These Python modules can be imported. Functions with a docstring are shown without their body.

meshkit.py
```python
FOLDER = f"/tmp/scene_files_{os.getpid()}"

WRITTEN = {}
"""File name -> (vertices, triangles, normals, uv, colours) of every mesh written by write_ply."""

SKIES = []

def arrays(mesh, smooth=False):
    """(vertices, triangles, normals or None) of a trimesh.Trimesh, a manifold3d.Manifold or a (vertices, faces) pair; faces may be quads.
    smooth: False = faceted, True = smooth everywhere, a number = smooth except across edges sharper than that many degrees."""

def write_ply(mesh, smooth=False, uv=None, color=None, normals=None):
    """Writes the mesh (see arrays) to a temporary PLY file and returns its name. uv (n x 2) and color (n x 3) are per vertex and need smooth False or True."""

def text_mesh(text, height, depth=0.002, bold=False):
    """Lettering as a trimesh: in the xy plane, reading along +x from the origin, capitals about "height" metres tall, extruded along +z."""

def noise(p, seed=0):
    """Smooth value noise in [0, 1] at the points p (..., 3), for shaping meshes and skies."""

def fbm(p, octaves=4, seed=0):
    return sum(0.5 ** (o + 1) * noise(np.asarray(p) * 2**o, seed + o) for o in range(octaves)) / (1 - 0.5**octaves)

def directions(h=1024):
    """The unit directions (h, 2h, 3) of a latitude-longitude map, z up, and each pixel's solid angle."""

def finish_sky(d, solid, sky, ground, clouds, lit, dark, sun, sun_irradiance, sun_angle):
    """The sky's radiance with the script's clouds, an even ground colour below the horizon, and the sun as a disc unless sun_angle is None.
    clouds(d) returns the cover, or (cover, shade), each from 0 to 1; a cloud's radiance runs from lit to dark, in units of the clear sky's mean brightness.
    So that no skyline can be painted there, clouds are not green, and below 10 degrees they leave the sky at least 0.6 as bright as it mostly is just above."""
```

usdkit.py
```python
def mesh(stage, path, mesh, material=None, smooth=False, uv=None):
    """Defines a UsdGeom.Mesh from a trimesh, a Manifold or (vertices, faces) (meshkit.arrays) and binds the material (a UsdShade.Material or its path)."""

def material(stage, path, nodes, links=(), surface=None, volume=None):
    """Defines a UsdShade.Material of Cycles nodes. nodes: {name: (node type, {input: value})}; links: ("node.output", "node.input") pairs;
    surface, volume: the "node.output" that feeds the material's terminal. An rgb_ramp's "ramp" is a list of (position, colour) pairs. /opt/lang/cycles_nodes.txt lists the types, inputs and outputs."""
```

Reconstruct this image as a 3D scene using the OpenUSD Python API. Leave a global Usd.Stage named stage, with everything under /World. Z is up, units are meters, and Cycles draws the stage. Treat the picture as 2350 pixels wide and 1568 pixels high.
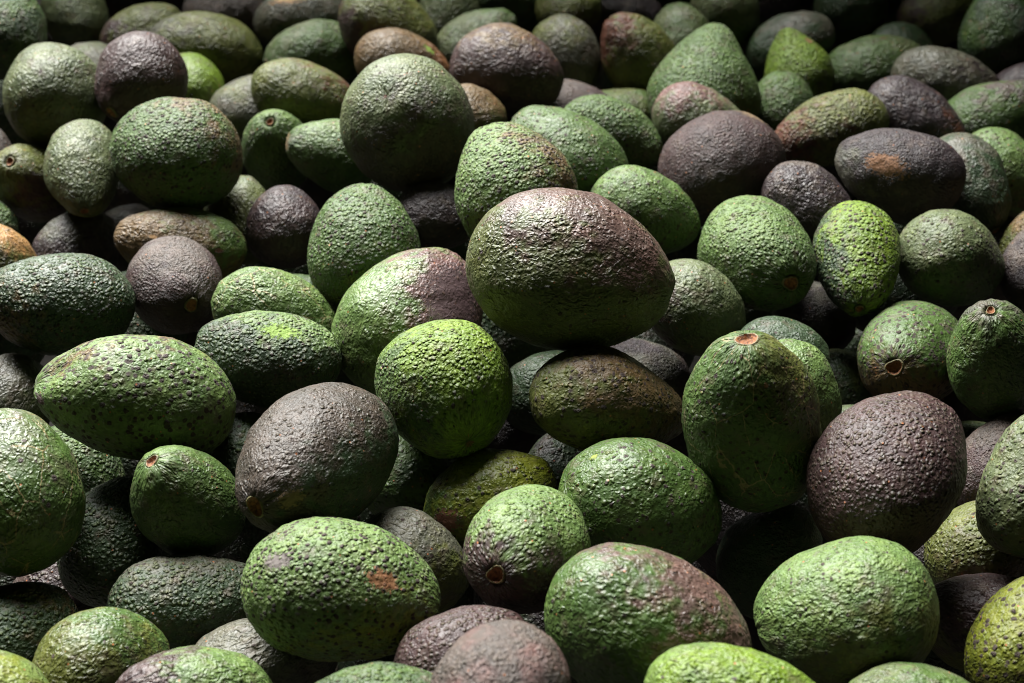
import math
import numpy as np
import usdkit, meshkit
from pxr import Usd, UsdGeom, UsdLux, UsdShade, Gf, Sdf, Vt

# ------------------------------------------------------------------ camera, light, exposure
stage = Usd.Stage.CreateInMemory()
UsdGeom.SetStageUpAxis(stage, UsdGeom.Tokens.z)
UsdGeom.SetStageMetersPerUnit(stage, 1.0)
world = UsdGeom.Xform.Define(stage, '/World')
stage.SetDefaultPrim(world.GetPrim())

PITCH = math.radians(40.0)
CAM_H = 0.527
cam = UsdGeom.Camera.Define(stage, '/World/camera')
cam.AddTranslateOp().Set(Gf.Vec3d(0, -CAM_H / math.tan(PITCH), CAM_H))
cam.AddRotateXOp().Set(50.0)
cam.CreateHorizontalApertureAttr(36.0)
cam.CreateVerticalApertureAttr(36.0 * 683 / 1024)
cam.CreateFocalLengthAttr(36.0 * 3228 / 2350)
cam.CreateClippingRangeAttr(Gf.Vec2f(0.01, 50))
cam.CreateFStopAttr(9.5)
cam.CreateFocusDistanceAttr(0.765)
cam.CreateExposureAttr(-0.3)


def area_light(name, pos, target, w, h, power, color):
    l = UsdLux.RectLight.Define(stage, '/World/' + name)
    l.CreateWidthAttr(w)
    l.CreateHeightAttr(h)
    l.CreateIntensityAttr(power)
    l.CreateColorAttr(Gf.Vec3f(*color))
    m = Gf.Matrix4d().SetLookAt(Gf.Vec3d(*pos), Gf.Vec3d(*target), Gf.Vec3d(0.1, 1, 0)).GetInverse()
    l.AddTransformOp().Set(m)
    return l


# the opening above and behind the heap that lights it, and the weak light of the shaded side towards the viewer
area_light('window_light', (-1.0, 2.1, 2.75), (-0.85, -1.2, 2.4), 2.9, 2.1, 84.0, (1.0, 0.995, 0.965))
area_light('room_light', (0.2, -1.8, 1.6), (0.0, 0.0, 0.0), 1.6, 1.2, 0.04, (0.95, 1.0, 1.0))

# ------------------------------------------------------------------ helpers
names = {}


def numbered(name):
    k = names.get(name, 0)
    names[name] = k + 1
    return name if k == 0 else '%s_%03d' % (name, k)


def tag(prim, label=None, category=None, group=None, kind=None):
    for key, v in (('label', label), ('category', category), ('group', group), ('kind', kind)):
        if v:
            prim.SetCustomDataByKey(key, v)


def smooth(x, a, b):
    t = np.clip((x - a) / (b - a), 0, 1)
    return t * t * (3 - 2 * t)


# skin pigments, linear base colours
PIG = dict(G=(.058, .108, .026), DG=(.024, .050, .019), LG=(.110, .178, .058), LM=(.130, .210, .026), OL=(.092, .108, .026),
           GG=(.098, .124, .062), GR=(.088, .090, .072), PB=(.044, .022, .024), DB=(.042, .031, .024), OB=(.086, .102, .038), PM=(.105, .066, .062), DP=(.028, .018, .024), PG=(.088, .070, .068),
           BR=(.120, .078, .036), OR=(.170, .080, .036), RB=(.105, .036, .022), PK=(.140, .078, .080), YG=(.150, .175, .022),
           TAN=(.340, .200, .090), TAN2=(.250, .110, .048))
# skin kinds: cell mm, pebble, wrinkle, fine grain, share of bare cells, share of dark tips, roughness, bump mm
STY = dict(B=(2.7, 1.1, .14, .10, .02, .10, .49, 1.15), H=(2.6, 1.1, .12, .10, .02, .10, .46, .85), P=(3.0, 1.15, .35, .06, .38, .30, .46, .95),
           Q=(2.6, .95, .40, .30, .35, .12, .42, 1.00), W=(3.2, .30, 1.0, .15, .30, .05, .42, 1.00), N=(2.9, .45, .90, .12, .25, .06, .40, 1.15),
           S=(3.6, .30, .75, .12, .40, .06, .42, .95), F=(1.9, .60, .75, .40, .10, .05, .47, 1.1), L=(3.2, .75, .75, .06, .35, .06, .45, .95))
_mats = {}


def skin(style, gloss=0, speck=None, vein=0, cell=None):
    key = (style, gloss, speck, vein, cell)
    if key in _mats:
        return _mats[key]
    mm, peb, wr, fine, bare, tips, rough, bump = STY[style]
    mm *= cell or 1
    tips = tips if speck is None else speck
    if gloss:
        rough -= .07
    n, l = {}, []

    def N(name, kind, links=(), **inp):
        n[name] = (kind, inp)
        for sock, src in dict(links).items():
            l.append((src, name + '.' + sock))
    N('rest', 'attribute', attribute='rest')
    N('tint', 'attribute', attribute='tint')
    N('pat', 'attribute', attribute='patch')
    N('pcol', 'attribute', attribute='pcol')
    N('warp', 'noise_texture', {'vector': 'rest.vector'}, scale=3.0, detail=2.0)
    N('wsub', 'vector_math', {'vector1': 'warp.color'}, math_type='subtract', vector2=(.5, .5, .5))
    N('wadd', 'vector_math', {'vector1': 'wsub.vector', 'vector3': 'rest.vector'}, math_type='multiply_add', vector2=(.21, .21, .21))
    N('vor', 'voronoi_texture', {'vector': 'wadd.vector'}, feature='f1', scale=10.0 / mm, randomness=.92)
    N('cell', 'separate_color', {'color': 'vor.color'})
    N('dome', 'map_range', {'value': 'vor.distance'}, range_type='smoothstep', from_min=.06, from_max=.62, to_min=1., to_max=0., clamp=True)
    N('has', 'map_range', {'value': 'cell.r'}, from_min=bare - .05, from_max=bare + .45, to_min=.5 if style in 'BH' else .15, to_max=1., clamp=True)
    N('low', 'noise_texture', {'vector': 'rest.vector'}, scale=.75, detail=2.0)
    N('area', 'map_range', {'value': 'low.fac'}, from_min=.36, from_max=.62, to_min=.55 if style in 'BH' else .3, to_max=1.12, clamp=True)
    N('p1', 'math', {'value1': 'dome.result', 'value2': 'has.result'}, math_type='multiply')
    N('p2', 'math', {'value1': 'p1.value', 'value2': 'area.result'}, math_type='multiply')
    # wrinkles: ridged noise, drawn out along the fruit
    N('wmap', 'mapping', {'vector': 'wadd.vector'}, scale=(1., 1., .7))
    N('wn', 'noise_texture', {'vector': 'wmap.vector'}, scale=2.7, detail=2.0, roughness=.42, distortion=.3)
    N('w1', 'math', {'value1': 'wn.fac'}, math_type='subtract', value2=.5)
    N('w2', 'math', {'value1': 'w1.value'}, math_type='absolute')
    N('w3', 'map_range', {'value': 'w2.value'}, range_type='smoothstep', from_min=0., from_max=.17, to_min=1., to_max=0., clamp=True)
    N('fn', 'noise_texture', {'vector': 'rest.vector'}, scale=13., detail=3., roughness=.6)
    N('h1', 'math', {'value1': 'p2.value'}, math_type='multiply', value2=peb)
    N('w4', 'math', {'value1': 'w3.result', 'value2': 'area.result'}, math_type='multiply')
    N('h2', 'math', {'value1': 'w4.value', 'value3': 'h1.value'}, math_type='multiply_add', value2=wr * .55)
    N('vs', 'voronoi_texture', {'vector': 'wadd.vector'}, feature='f1', scale=18.0 / mm, randomness=1.)
    N('vs1', 'map_range', {'value': 'vs.distance'}, range_type='smoothstep', from_min=.05, from_max=.6, to_min=1., to_max=0., clamp=True)
    N('h2b', 'math', {'value1': 'vs1.result', 'value3': 'h2.value'}, math_type='multiply_add', value2=.22)
    N('h3', 'math', {'value1': 'fn.fac', 'value3': 'h2b.value'}, math_type='multiply_add', value2=fine)
    # dark corky pit on the tip of some pebbles
    N('tipcell', 'map_range', {'value': 'cell.g'}, from_min=tips, from_max=tips * .85, to_min=0., to_max=1., clamp=True)
    N('tsz', 'math', {'value1': 'cell.b', 'value3': 'vor.distance'}, math_type='multiply_add', value2=.20)
    N('tipd', 'map_range', {'value': 'tsz.value'}, range_type='smoothstep', from_min=.64 if speck and speck > .2 else .50, from_max=.46 if speck and speck > .2 else .34, to_min=0., to_max=1., clamp=True)
    N('tip', 'math', {'value1': 'tipcell.result', 'value2': 'tipd.result'}, math_type='multiply')
    N('pit', 'map_range', {'value': 'vor.distance'}, range_type='smoothstep', from_min=.16, from_max=.05, to_min=0., to_max=.55, clamp=True)
    N('pit2', 'math', {'value1': 'pit.result', 'value2': 'tipcell.result'}, math_type='multiply')
    N('h4', 'math', {'value1': 'h3.value', 'value2': 'pit2.value'}, math_type='subtract')
    N('pflat', 'map_range', {'value': 'pm.result'}, from_min=0., from_max=1., to_min=1., to_max=.35)
    N('h5', 'math', {'value1': 'h4.value', 'value2': 'pflat.result'}, math_type='multiply')
    N('bump', 'bump', {'height': 'h5.value'}, strength=1.0, distance=bump * .00118)
    # colour: pebble tops paler and yellower, mottling, dark tips, rust freckles, scuffs
    N('top', 'mix_color', {'a': 'tint.color'}, blend_type='mix', fac=.14 if style == 'H' else .28, b=(.12, .145, .03)) if style in 'BPH' else N('top', 'mix_color', {'a': 'tint.color'}, blend_type='mix', fac=.16, b=(.10, .095, .045))
    N('c1', 'mix_color', {'fac': 'p2.value', 'a': 'tint.color', 'b': 'top.result'}, blend_type='mix')
    N('mot', 'noise_texture', {'vector': 'rest.vector'}, scale=4.2, detail=5., roughness=.65)
    N('motv', 'map_range', {'value': 'mot.fac'}, from_min=.3, from_max=.7, to_min=.62, to_max=1.38, clamp=True)
    N('c2', 'hsv', {'color': 'c1.result', 'value': 'motv.result'}, hue=.5, saturation=1., fac=1.)
    N('br', 'noise_texture', {'vector': 'wadd.vector'}, scale=1.15, detail=5., roughness=.62)
    N('br1', 'map_range', {'value': 'br.fac'}, range_type='smoothstep', from_min=.50, from_max=.72, to_min=0., to_max=.6, clamp=True)
    N('c2b', 'mix_color', {'fac': 'br1.result', 'a': 'c2.color'}, blend_type='mix', b=(.060, .040, .028))
    N('tipf', 'math', {'value1': 'tip.value'}, math_type='multiply', value2=.95)
    N('c3', 'mix_color', {'fac': 'tipf.value', 'a': 'c2b.result'}, blend_type='mix', b=(.026, .015, .013))
    N('fr', 'voronoi_texture', {'vector': 'rest.vector'}, feature='f1', scale=1.9, randomness=1.)
    N('frc', 'separate_color', {'color': 'fr.color'})
    N('fr1', 'map_range', {'value': 'fr.distance'}, range_type='smoothstep', from_min=.14, from_max=.06, to_min=0., to_max=1., clamp=True)
    N('fr2', 'math', {'value1': 'frc.b'}, math_type='less_than', value2=.30)
    N('fr3', 'math', {'value1': 'fr1.result', 'value2': 'fr2.value'}, math_type='multiply')
    N('c4', 'mix_color', {'fac': 'fr3.value', 'a': 'c3.result'}, blend_type='mix', b=(.24, .085, .028))
    N('pn', 'noise_texture', {'vector': 'rest.vector'}, scale=5.5, detail=4., roughness=.65)
    N('pn2', 'math', {'value1': 'pn.fac', 'value3': 'pat.fac'}, math_type='multiply_add', value2=1.6)
    N('pm', 'map_range', {'value': 'pn2.value'}, range_type='smoothstep', from_min=1.0, from_max=1.1, to_min=0., to_max=.92, clamp=True)
    N('val', 'map_range', {'value': 'p2.value'}, from_min=.15, from_max=.8, to_min=1., to_max=.25, clamp=True)
    N('pv', 'math', {'value1': 'pm.result', 'value2': 'val.result'}, math_type='multiply')
    N('c5', 'mix_color', {'fac': 'pv.value', 'a': 'c4.result', 'b': 'pcol.color'}, blend_type='mix')
    last = 'c5.result'
    hsock = 'bump.normal'
    if vein:
        N('vmap', 'mapping', {'vector': 'wadd.vector'}, scale=(1., 1., .55))
        N('ve', 'voronoi_texture', {'vector': 'vmap.vector'}, feature='distance_to_edge', scale=.62, randomness=1.)
        N('ve1', 'map_range', {'value': 've.distance'}, range_type='smoothstep', from_min=.022, from_max=.006, to_min=0., to_max=1., clamp=True)
        N('ve2', 'map_range', {'value': 'low.fac'}, from_min=.42, from_max=.52, to_min=0., to_max=.5, clamp=True)
        N('ve3', 'math', {'value1': 've1.result', 'value2': 've2.result'}, math_type='multiply')
        N('c6', 'mix_color', {'fac': 've3.value', 'a': last}, blend_type='mix', b=(.27, .19, .10))
        last = 'c6.result'
    N('rr', 'map_range', {'value': 'mot.fac'}, from_min=.3, from_max=.7, to_min=rough + .04, to_max=rough + .19, clamp=True)
    N('rt', 'math', {'value1': 'tip.value', 'value3': 'rr.result'}, math_type='multiply_add', value2=.25)
    N('rp', 'mix_float', {'fac': 'pm.result', 'a': 'rt.value'}, b=.75)
    N('bsdf', 'principled_bsdf', {'base_color': last, 'roughness': 'rp.result', 'normal': hsock}, specular_ior_level=.45, ior=1.46)
    _mats[key] = usdkit.material(stage, '/World/Looks/skin_%03d' % len(_mats), n, l, surface='bsdf.BSDF')
    return _mats[key]


def scar_material(name, c, c2, rough):
    n = {'tc': ('texture_coordinate', {}), 'ns': ('noise_texture', {'scale': 700., 'detail': 4.}), 'r': ('rgb_ramp', {'ramp': [(.35, c2), (.62, c)]}),
         'b': ('bump', {'strength': 1., 'distance': .0006}), 'p': ('principled_bsdf', {'roughness': rough})}
    return usdkit.material(stage, '/World/Looks/' + name, n, [('tc.object', 'ns.vector'), ('ns.fac', 'r.fac'), ('ns.fac', 'b.height'), ('r.color', 'p.base_color'), ('b.normal', 'p.normal')], surface='p.BSDF')


SCAR = scar_material('stem_scar', (.22, .080, .022), (.07, .024, .009), .8)
RIM = scar_material('scar_rim', (.12, .095, .035), (.06, .060, .024), .6)
_grids = {}


def cube_sphere(n):
    if n in _grids:
        return _grids[n]
    s = np.tan(np.linspace(-1, 1, n + 1) * np.pi / 4)
    u, v = np.meshgrid(s, s, indexing='ij')
    o = np.ones_like(u)
    vs, fs, off = [], [], 0
    i, j = np.meshgrid(np.arange(n), np.arange(n), indexing='ij')
    q = (i * (n + 1) + j).ravel()
    quad = np.stack([q, q + n + 1, q + n + 2, q + 1], 1)
    for f in ((u, v, o), (v, u, -o), (o, u, v), (-o, v, u), (v, o, u), (u, -o, v)):
        vs.append(np.stack(f, -1).reshape(-1, 3))
        fs.append(quad + off)
        off += (n + 1) ** 2
    v = np.vstack(vs)
    v /= np.linalg.norm(v, axis=1, keepdims=True)
    f = np.vstack(fs)
    _, first, inv = np.unique(np.round(v, 7), axis=0, return_index=True, return_inverse=True)
    _grids[n] = (v[first], inv.ravel()[f])
    return _grids[n]


def profile(c, k):
    p = 1 + (k > .38) * .8
    return np.sqrt(np.clip(1 - c * c, 0, None)) * (1 - k * ((1 + c) / 2) ** p * 1.1)


def primvar(mesh, name, typ, data):
    UsdGeom.PrimvarsAPI(mesh).CreatePrimvar(name, typ, 'vertex').Set(data)


def fruit_mesh(path, R, ratio, taper, style, c1, c2, bdir, amount, scar, patches, seed, n, mat, lean=0.0, dents=[]):
    """Skin of one avocado, stem along +z, as a mesh with its pigment, scuffs and the coordinates its skin grows in."""
    d, f = cube_sphere(n)
    c = d[:, 2]
    L = R * ratio
    cc = np.linspace(-1, 1, 401)
    pr = profile(c, taper) / profile(cc, taper).max()
    az = np.arctan2(d[:, 1], d[:, 0])
    v = np.stack([np.cos(az) * pr * R, np.sin(az) * pr * R, c * L], 1)
    nrm = v / np.array([R * R, R * R, L * L])
    nrm /= np.linalg.norm(nrm, axis=1, keepdims=True)
    so = seed * 7.31
    bump_mm = STY[style][7]
    lump = (meshkit.fbm(v / (R * 1.15) + so, 3, seed) - .5) * R * .17
    mid = (meshkit.fbm(v / (R * .28) + so, 2, seed + 5) - .5) * R * .034
    v_mm = v * 1000
    grain = (meshkit.noise(v_mm / 2.6 + so, seed + 9) - .5) * .00045 * bump_mm * (1.0 if style in 'BHPQ' else .7)
    t = np.arccos(np.clip(c, -1, 1))
    tb = np.pi - t
    ridge = (meshkit.noise(np.stack([np.cos(az) * 6, np.sin(az) * 6, t * 1.5], 1) + so, seed + 2) - .5) * 2.4 * smooth(t, 1.0, .35) * smooth(t, .08, .25) * .00042 * (1.7 if style == 'N' else 1)
    rd = np.random.default_rng(seed + 900)
    dent = np.zeros(len(v))
    for dd, rad, dep in dents + [(rd.normal(size=3), rd.uniform(.45, .8), rd.uniform(.02, .06)) for _ in range(3)]:
        dd = np.array(dd) / np.linalg.norm(dd)
        dent -= dep * R * np.exp(-(np.arccos(np.clip(d @ dd, -1, 1)) / rad) ** 2 * 1.6)
    dimple = dent - (.055 if scar else .035) * R * np.exp(-(t / .2) ** 2) - .012 * R * np.exp(-(tb / .13) ** 2)
    pit = -(.13 if scar else 0) * R * smooth(t, .19, .12)
    v = v + nrm * (pit + lump + mid + grain + ridge + dimple)[:, None]
    v[:, 0] += lean * R * ((c * c) - .35)
    # skin coordinates in cm: drawn out towards the stem and the blossom end
    rho = pr * R
    w = smooth(t, 1.05, .35) + .35 * smooth(tb, .45, .1)
    re = np.sqrt(rho ** 2 + (.40 * R * w) ** 2)
    rest = np.stack([np.cos(az) * re, np.sin(az) * re, c * L], 1) * 100 + so
    # pigment
    rich = lambda p: np.clip(np.dot(p, (.25, .6, .15)) + 1.12 * (np.array(p) - np.dot(p, (.25, .6, .15))), .006, 1) * .57 * np.array([1.04, 1.0, .84])
    P1, P2 = rich(PIG[c1]), rich(PIG[c2])
    big = meshkit.fbm(d * 2.1 + so, 4, seed + 3)
    fine = meshkit.fbm(d * 9.0 + so, 4, seed + 6) - .5
    if bdir is None:
        wgt = smooth(big, .38, .64) * .8
    else:
        wgt = smooth(nrm @ np.array(bdir) + (big - .5) * 1.5 + fine * 1.5, .85 - 1.3 * amount, 1.5 - 1.3 * amount)
    tint = P1 * (1 - wgt[:, None]) + P2 * wgt[:, None]
    var = meshkit.fbm(d * 4.3 + so, 3, seed + 4)[:, None] - .5
    tint = np.clip(tint * (1 + .55 * var) * (1 + np.array([.25, 0, -.1]) * var), .004, .6)
    pat = np.full(len(v), -1.0)
    pcol = np.tile(PIG['BR'], (len(v), 1))
    for pd, rad, pc in patches:
        a = np.arccos(np.clip(nrm @ np.array(pd), -1, 1))
        m = np.clip(1 - a / rad, -1, 1) * .8
        hit = m > pat
        pat[hit] = m[hit]
        pcol[hit & (m > -.6)] = PIG[pc]
    mesh = UsdGeom.Mesh.Define(stage, path)
    mesh.CreatePointsAttr(Vt.Vec3fArray.FromNumpy(v.astype(np.float32)))
    mesh.CreateFaceVertexCountsAttr(Vt.IntArray.FromNumpy(np.full(len(f), 4, np.int32)))
    mesh.CreateFaceVertexIndicesAttr(Vt.IntArray.FromNumpy(f.astype(np.int32).ravel()))
    mesh.CreateSubdivisionSchemeAttr('none')
    fn = np.cross(v[f[:, 2]] - v[f[:, 0]], v[f[:, 3]] - v[f[:, 1]])
    vn = np.zeros_like(v)
    for k in range(4):
        np.add.at(vn, f[:, k], fn)
    vn /= np.maximum(np.linalg.norm(vn, axis=1, keepdims=True), 1e-20)
    mesh.CreateNormalsAttr(Vt.Vec3fArray.FromNumpy(vn.astype(np.float32)))
    mesh.SetNormalsInterpolation('vertex')
    T = Sdf.ValueTypeNames
    primvar(mesh, 'rest', T.Vector3fArray, Vt.Vec3fArray.FromNumpy(rest.astype(np.float32)))
    primvar(mesh, 'tint', T.Color3fArray, Vt.Vec3fArray.FromNumpy(tint.astype(np.float32)))
    primvar(mesh, 'pcol', T.Color3fArray, Vt.Vec3fArray.FromNumpy(pcol.astype(np.float32)))
    primvar(mesh, 'patch', T.FloatArray, Vt.FloatArray.FromNumpy(pat.astype(np.float32)))
    UsdShade.MaterialBindingAPI.Apply(mesh.GetPrim()).Bind(mat)
    near = v[(t > .17) & (t < .27)]
    return (*v[np.argmax(c)][:2], near[:, 2].mean())


def ring(prof, seg, seed, rough=.0):
    """A lathe of (radius, height) pairs about +z, slightly out of round."""
    a = np.linspace(0, 2 * np.pi, seg, endpoint=False)
    wob = 1 + .12 * np.sin(2 * a + seed) + .08 * np.sin(3 * a + 2 * seed)
    p = np.array(prof)
    rng = np.random.default_rng(seed)
    v = np.stack([np.outer(p[:, 0], np.cos(a) * wob), np.outer(p[:, 0], np.sin(a) * wob), np.repeat(p[:, 1:2], seg, 1)], -1)
    v[..., 2] += rng.normal(size=v.shape[:2]) * rough
    m = len(p)
    q = [(i * seg + j, i * seg + (j + 1) % seg, (i + 1) * seg + (j + 1) % seg, (i + 1) * seg + j) for i in range(m - 1) for j in range(seg)]
    return v.reshape(-1, 3), np.array(q)


def add_scar(path, R, tip, seed):
    rs = R * (.108 + .026 * math.sin(seed * 2.3))
    x, y, z = tip
    v, f = ring([(rs * .02, -.05 * R), (rs * .35, -.058 * R), (rs * .7, -.04 * R), (rs * .95, -.002 * R), (rs * 1.03, .004 * R)], 20, seed, .012 * R * .35)
    v += (x, y, z + .012 * R)
    usdkit.mesh(stage, path + '/stem_scar', (v, f), SCAR, smooth=True)
    v, f = ring([(rs * .98, .0 * R), (rs * 1.05, .007 * R), (rs * 1.14, .003 * R), (rs * 1.26, -.02 * R)], 20, seed, .0)
    v += (x, y, z + .012 * R)
    usdkit.mesh(stage, path + '/stem_scar/rim', (v, f), RIM, smooth=True)


def frame_of(axis, roll):
    z = np.array(axis) / np.linalg.norm(axis)
    t = np.array([0, 0, 1.]) if abs(z[2]) < .9 else np.array([1., 0, 0])
    x = np.cross(t, z)
    x /= np.linalg.norm(x)
    y = np.cross(z, x)
    c, s = math.cos(roll), math.sin(roll)
    return np.stack([c * x + s * y, -s * x + c * y, z])     # rows: local axes in the world


def place(prim, rows, pos):
    m = np.eye(4)
    m[:3, :3] = rows
    m[3, :3] = pos
    UsdGeom.Xformable(prim).AddTransformOp().Set(Gf.Matrix4d(*m.ravel().tolist()))


# ------------------------------------------------------------------ the surface below the heap
gm = usdkit.material(stage, '/World/Looks/ground', {'tc': ('texture_coordinate', {}), 'n': ('noise_texture', {'scale': 30., 'detail': 5.}), 'r': ('rgb_ramp', {'ramp': [(.3, (.02, .018, .016)), (.7, (.05, .045, .038))]}), 'p': ('principled_bsdf', {'roughness': .9})},
                     [('tc.object', 'n.vector'), ('n.fac', 'r.fac'), ('r.color', 'p.base_color')], surface='p.BSDF')
g = usdkit.mesh(stage, '/World/ground', (np.array([(-3, -2, -.36), (3, -2, -.36), (3, 4, -.36), (-3, 4, -.36)]), np.array([(0, 1, 2, 3)])), gm)
tag(g.GetPrim(), 'dark surface under the heap of avocados', None, None, 'structure')
# the wall that the heap lies against, below the opening: its upper edge shades the back rows, most of all at the right
import trimesh
parts = [trimesh.creation.box(bounds=[(-1.6, .74, -.358), (.15, .80, .38)]), trimesh.creation.box(bounds=[(.153, .74, -.358), (1.6, .80, .72)])]
for x0, x1, y0, y1 in ((-1.0, -.95, -.55, .737), (.95, 1.0, -.55, .737), (-1.0, 1.0, -.60, -.553)):
    parts.append(trimesh.creation.box(bounds=[(x0, y0, -.358), (x1, y1, -.12)]))
wl = usdkit.mesh(stage, '/World/wall', trimesh.util.concatenate(parts), gm)
tag(wl.GetPrim(), 'dark boards that the heap of avocados lies against', None, None, 'structure')

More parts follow.
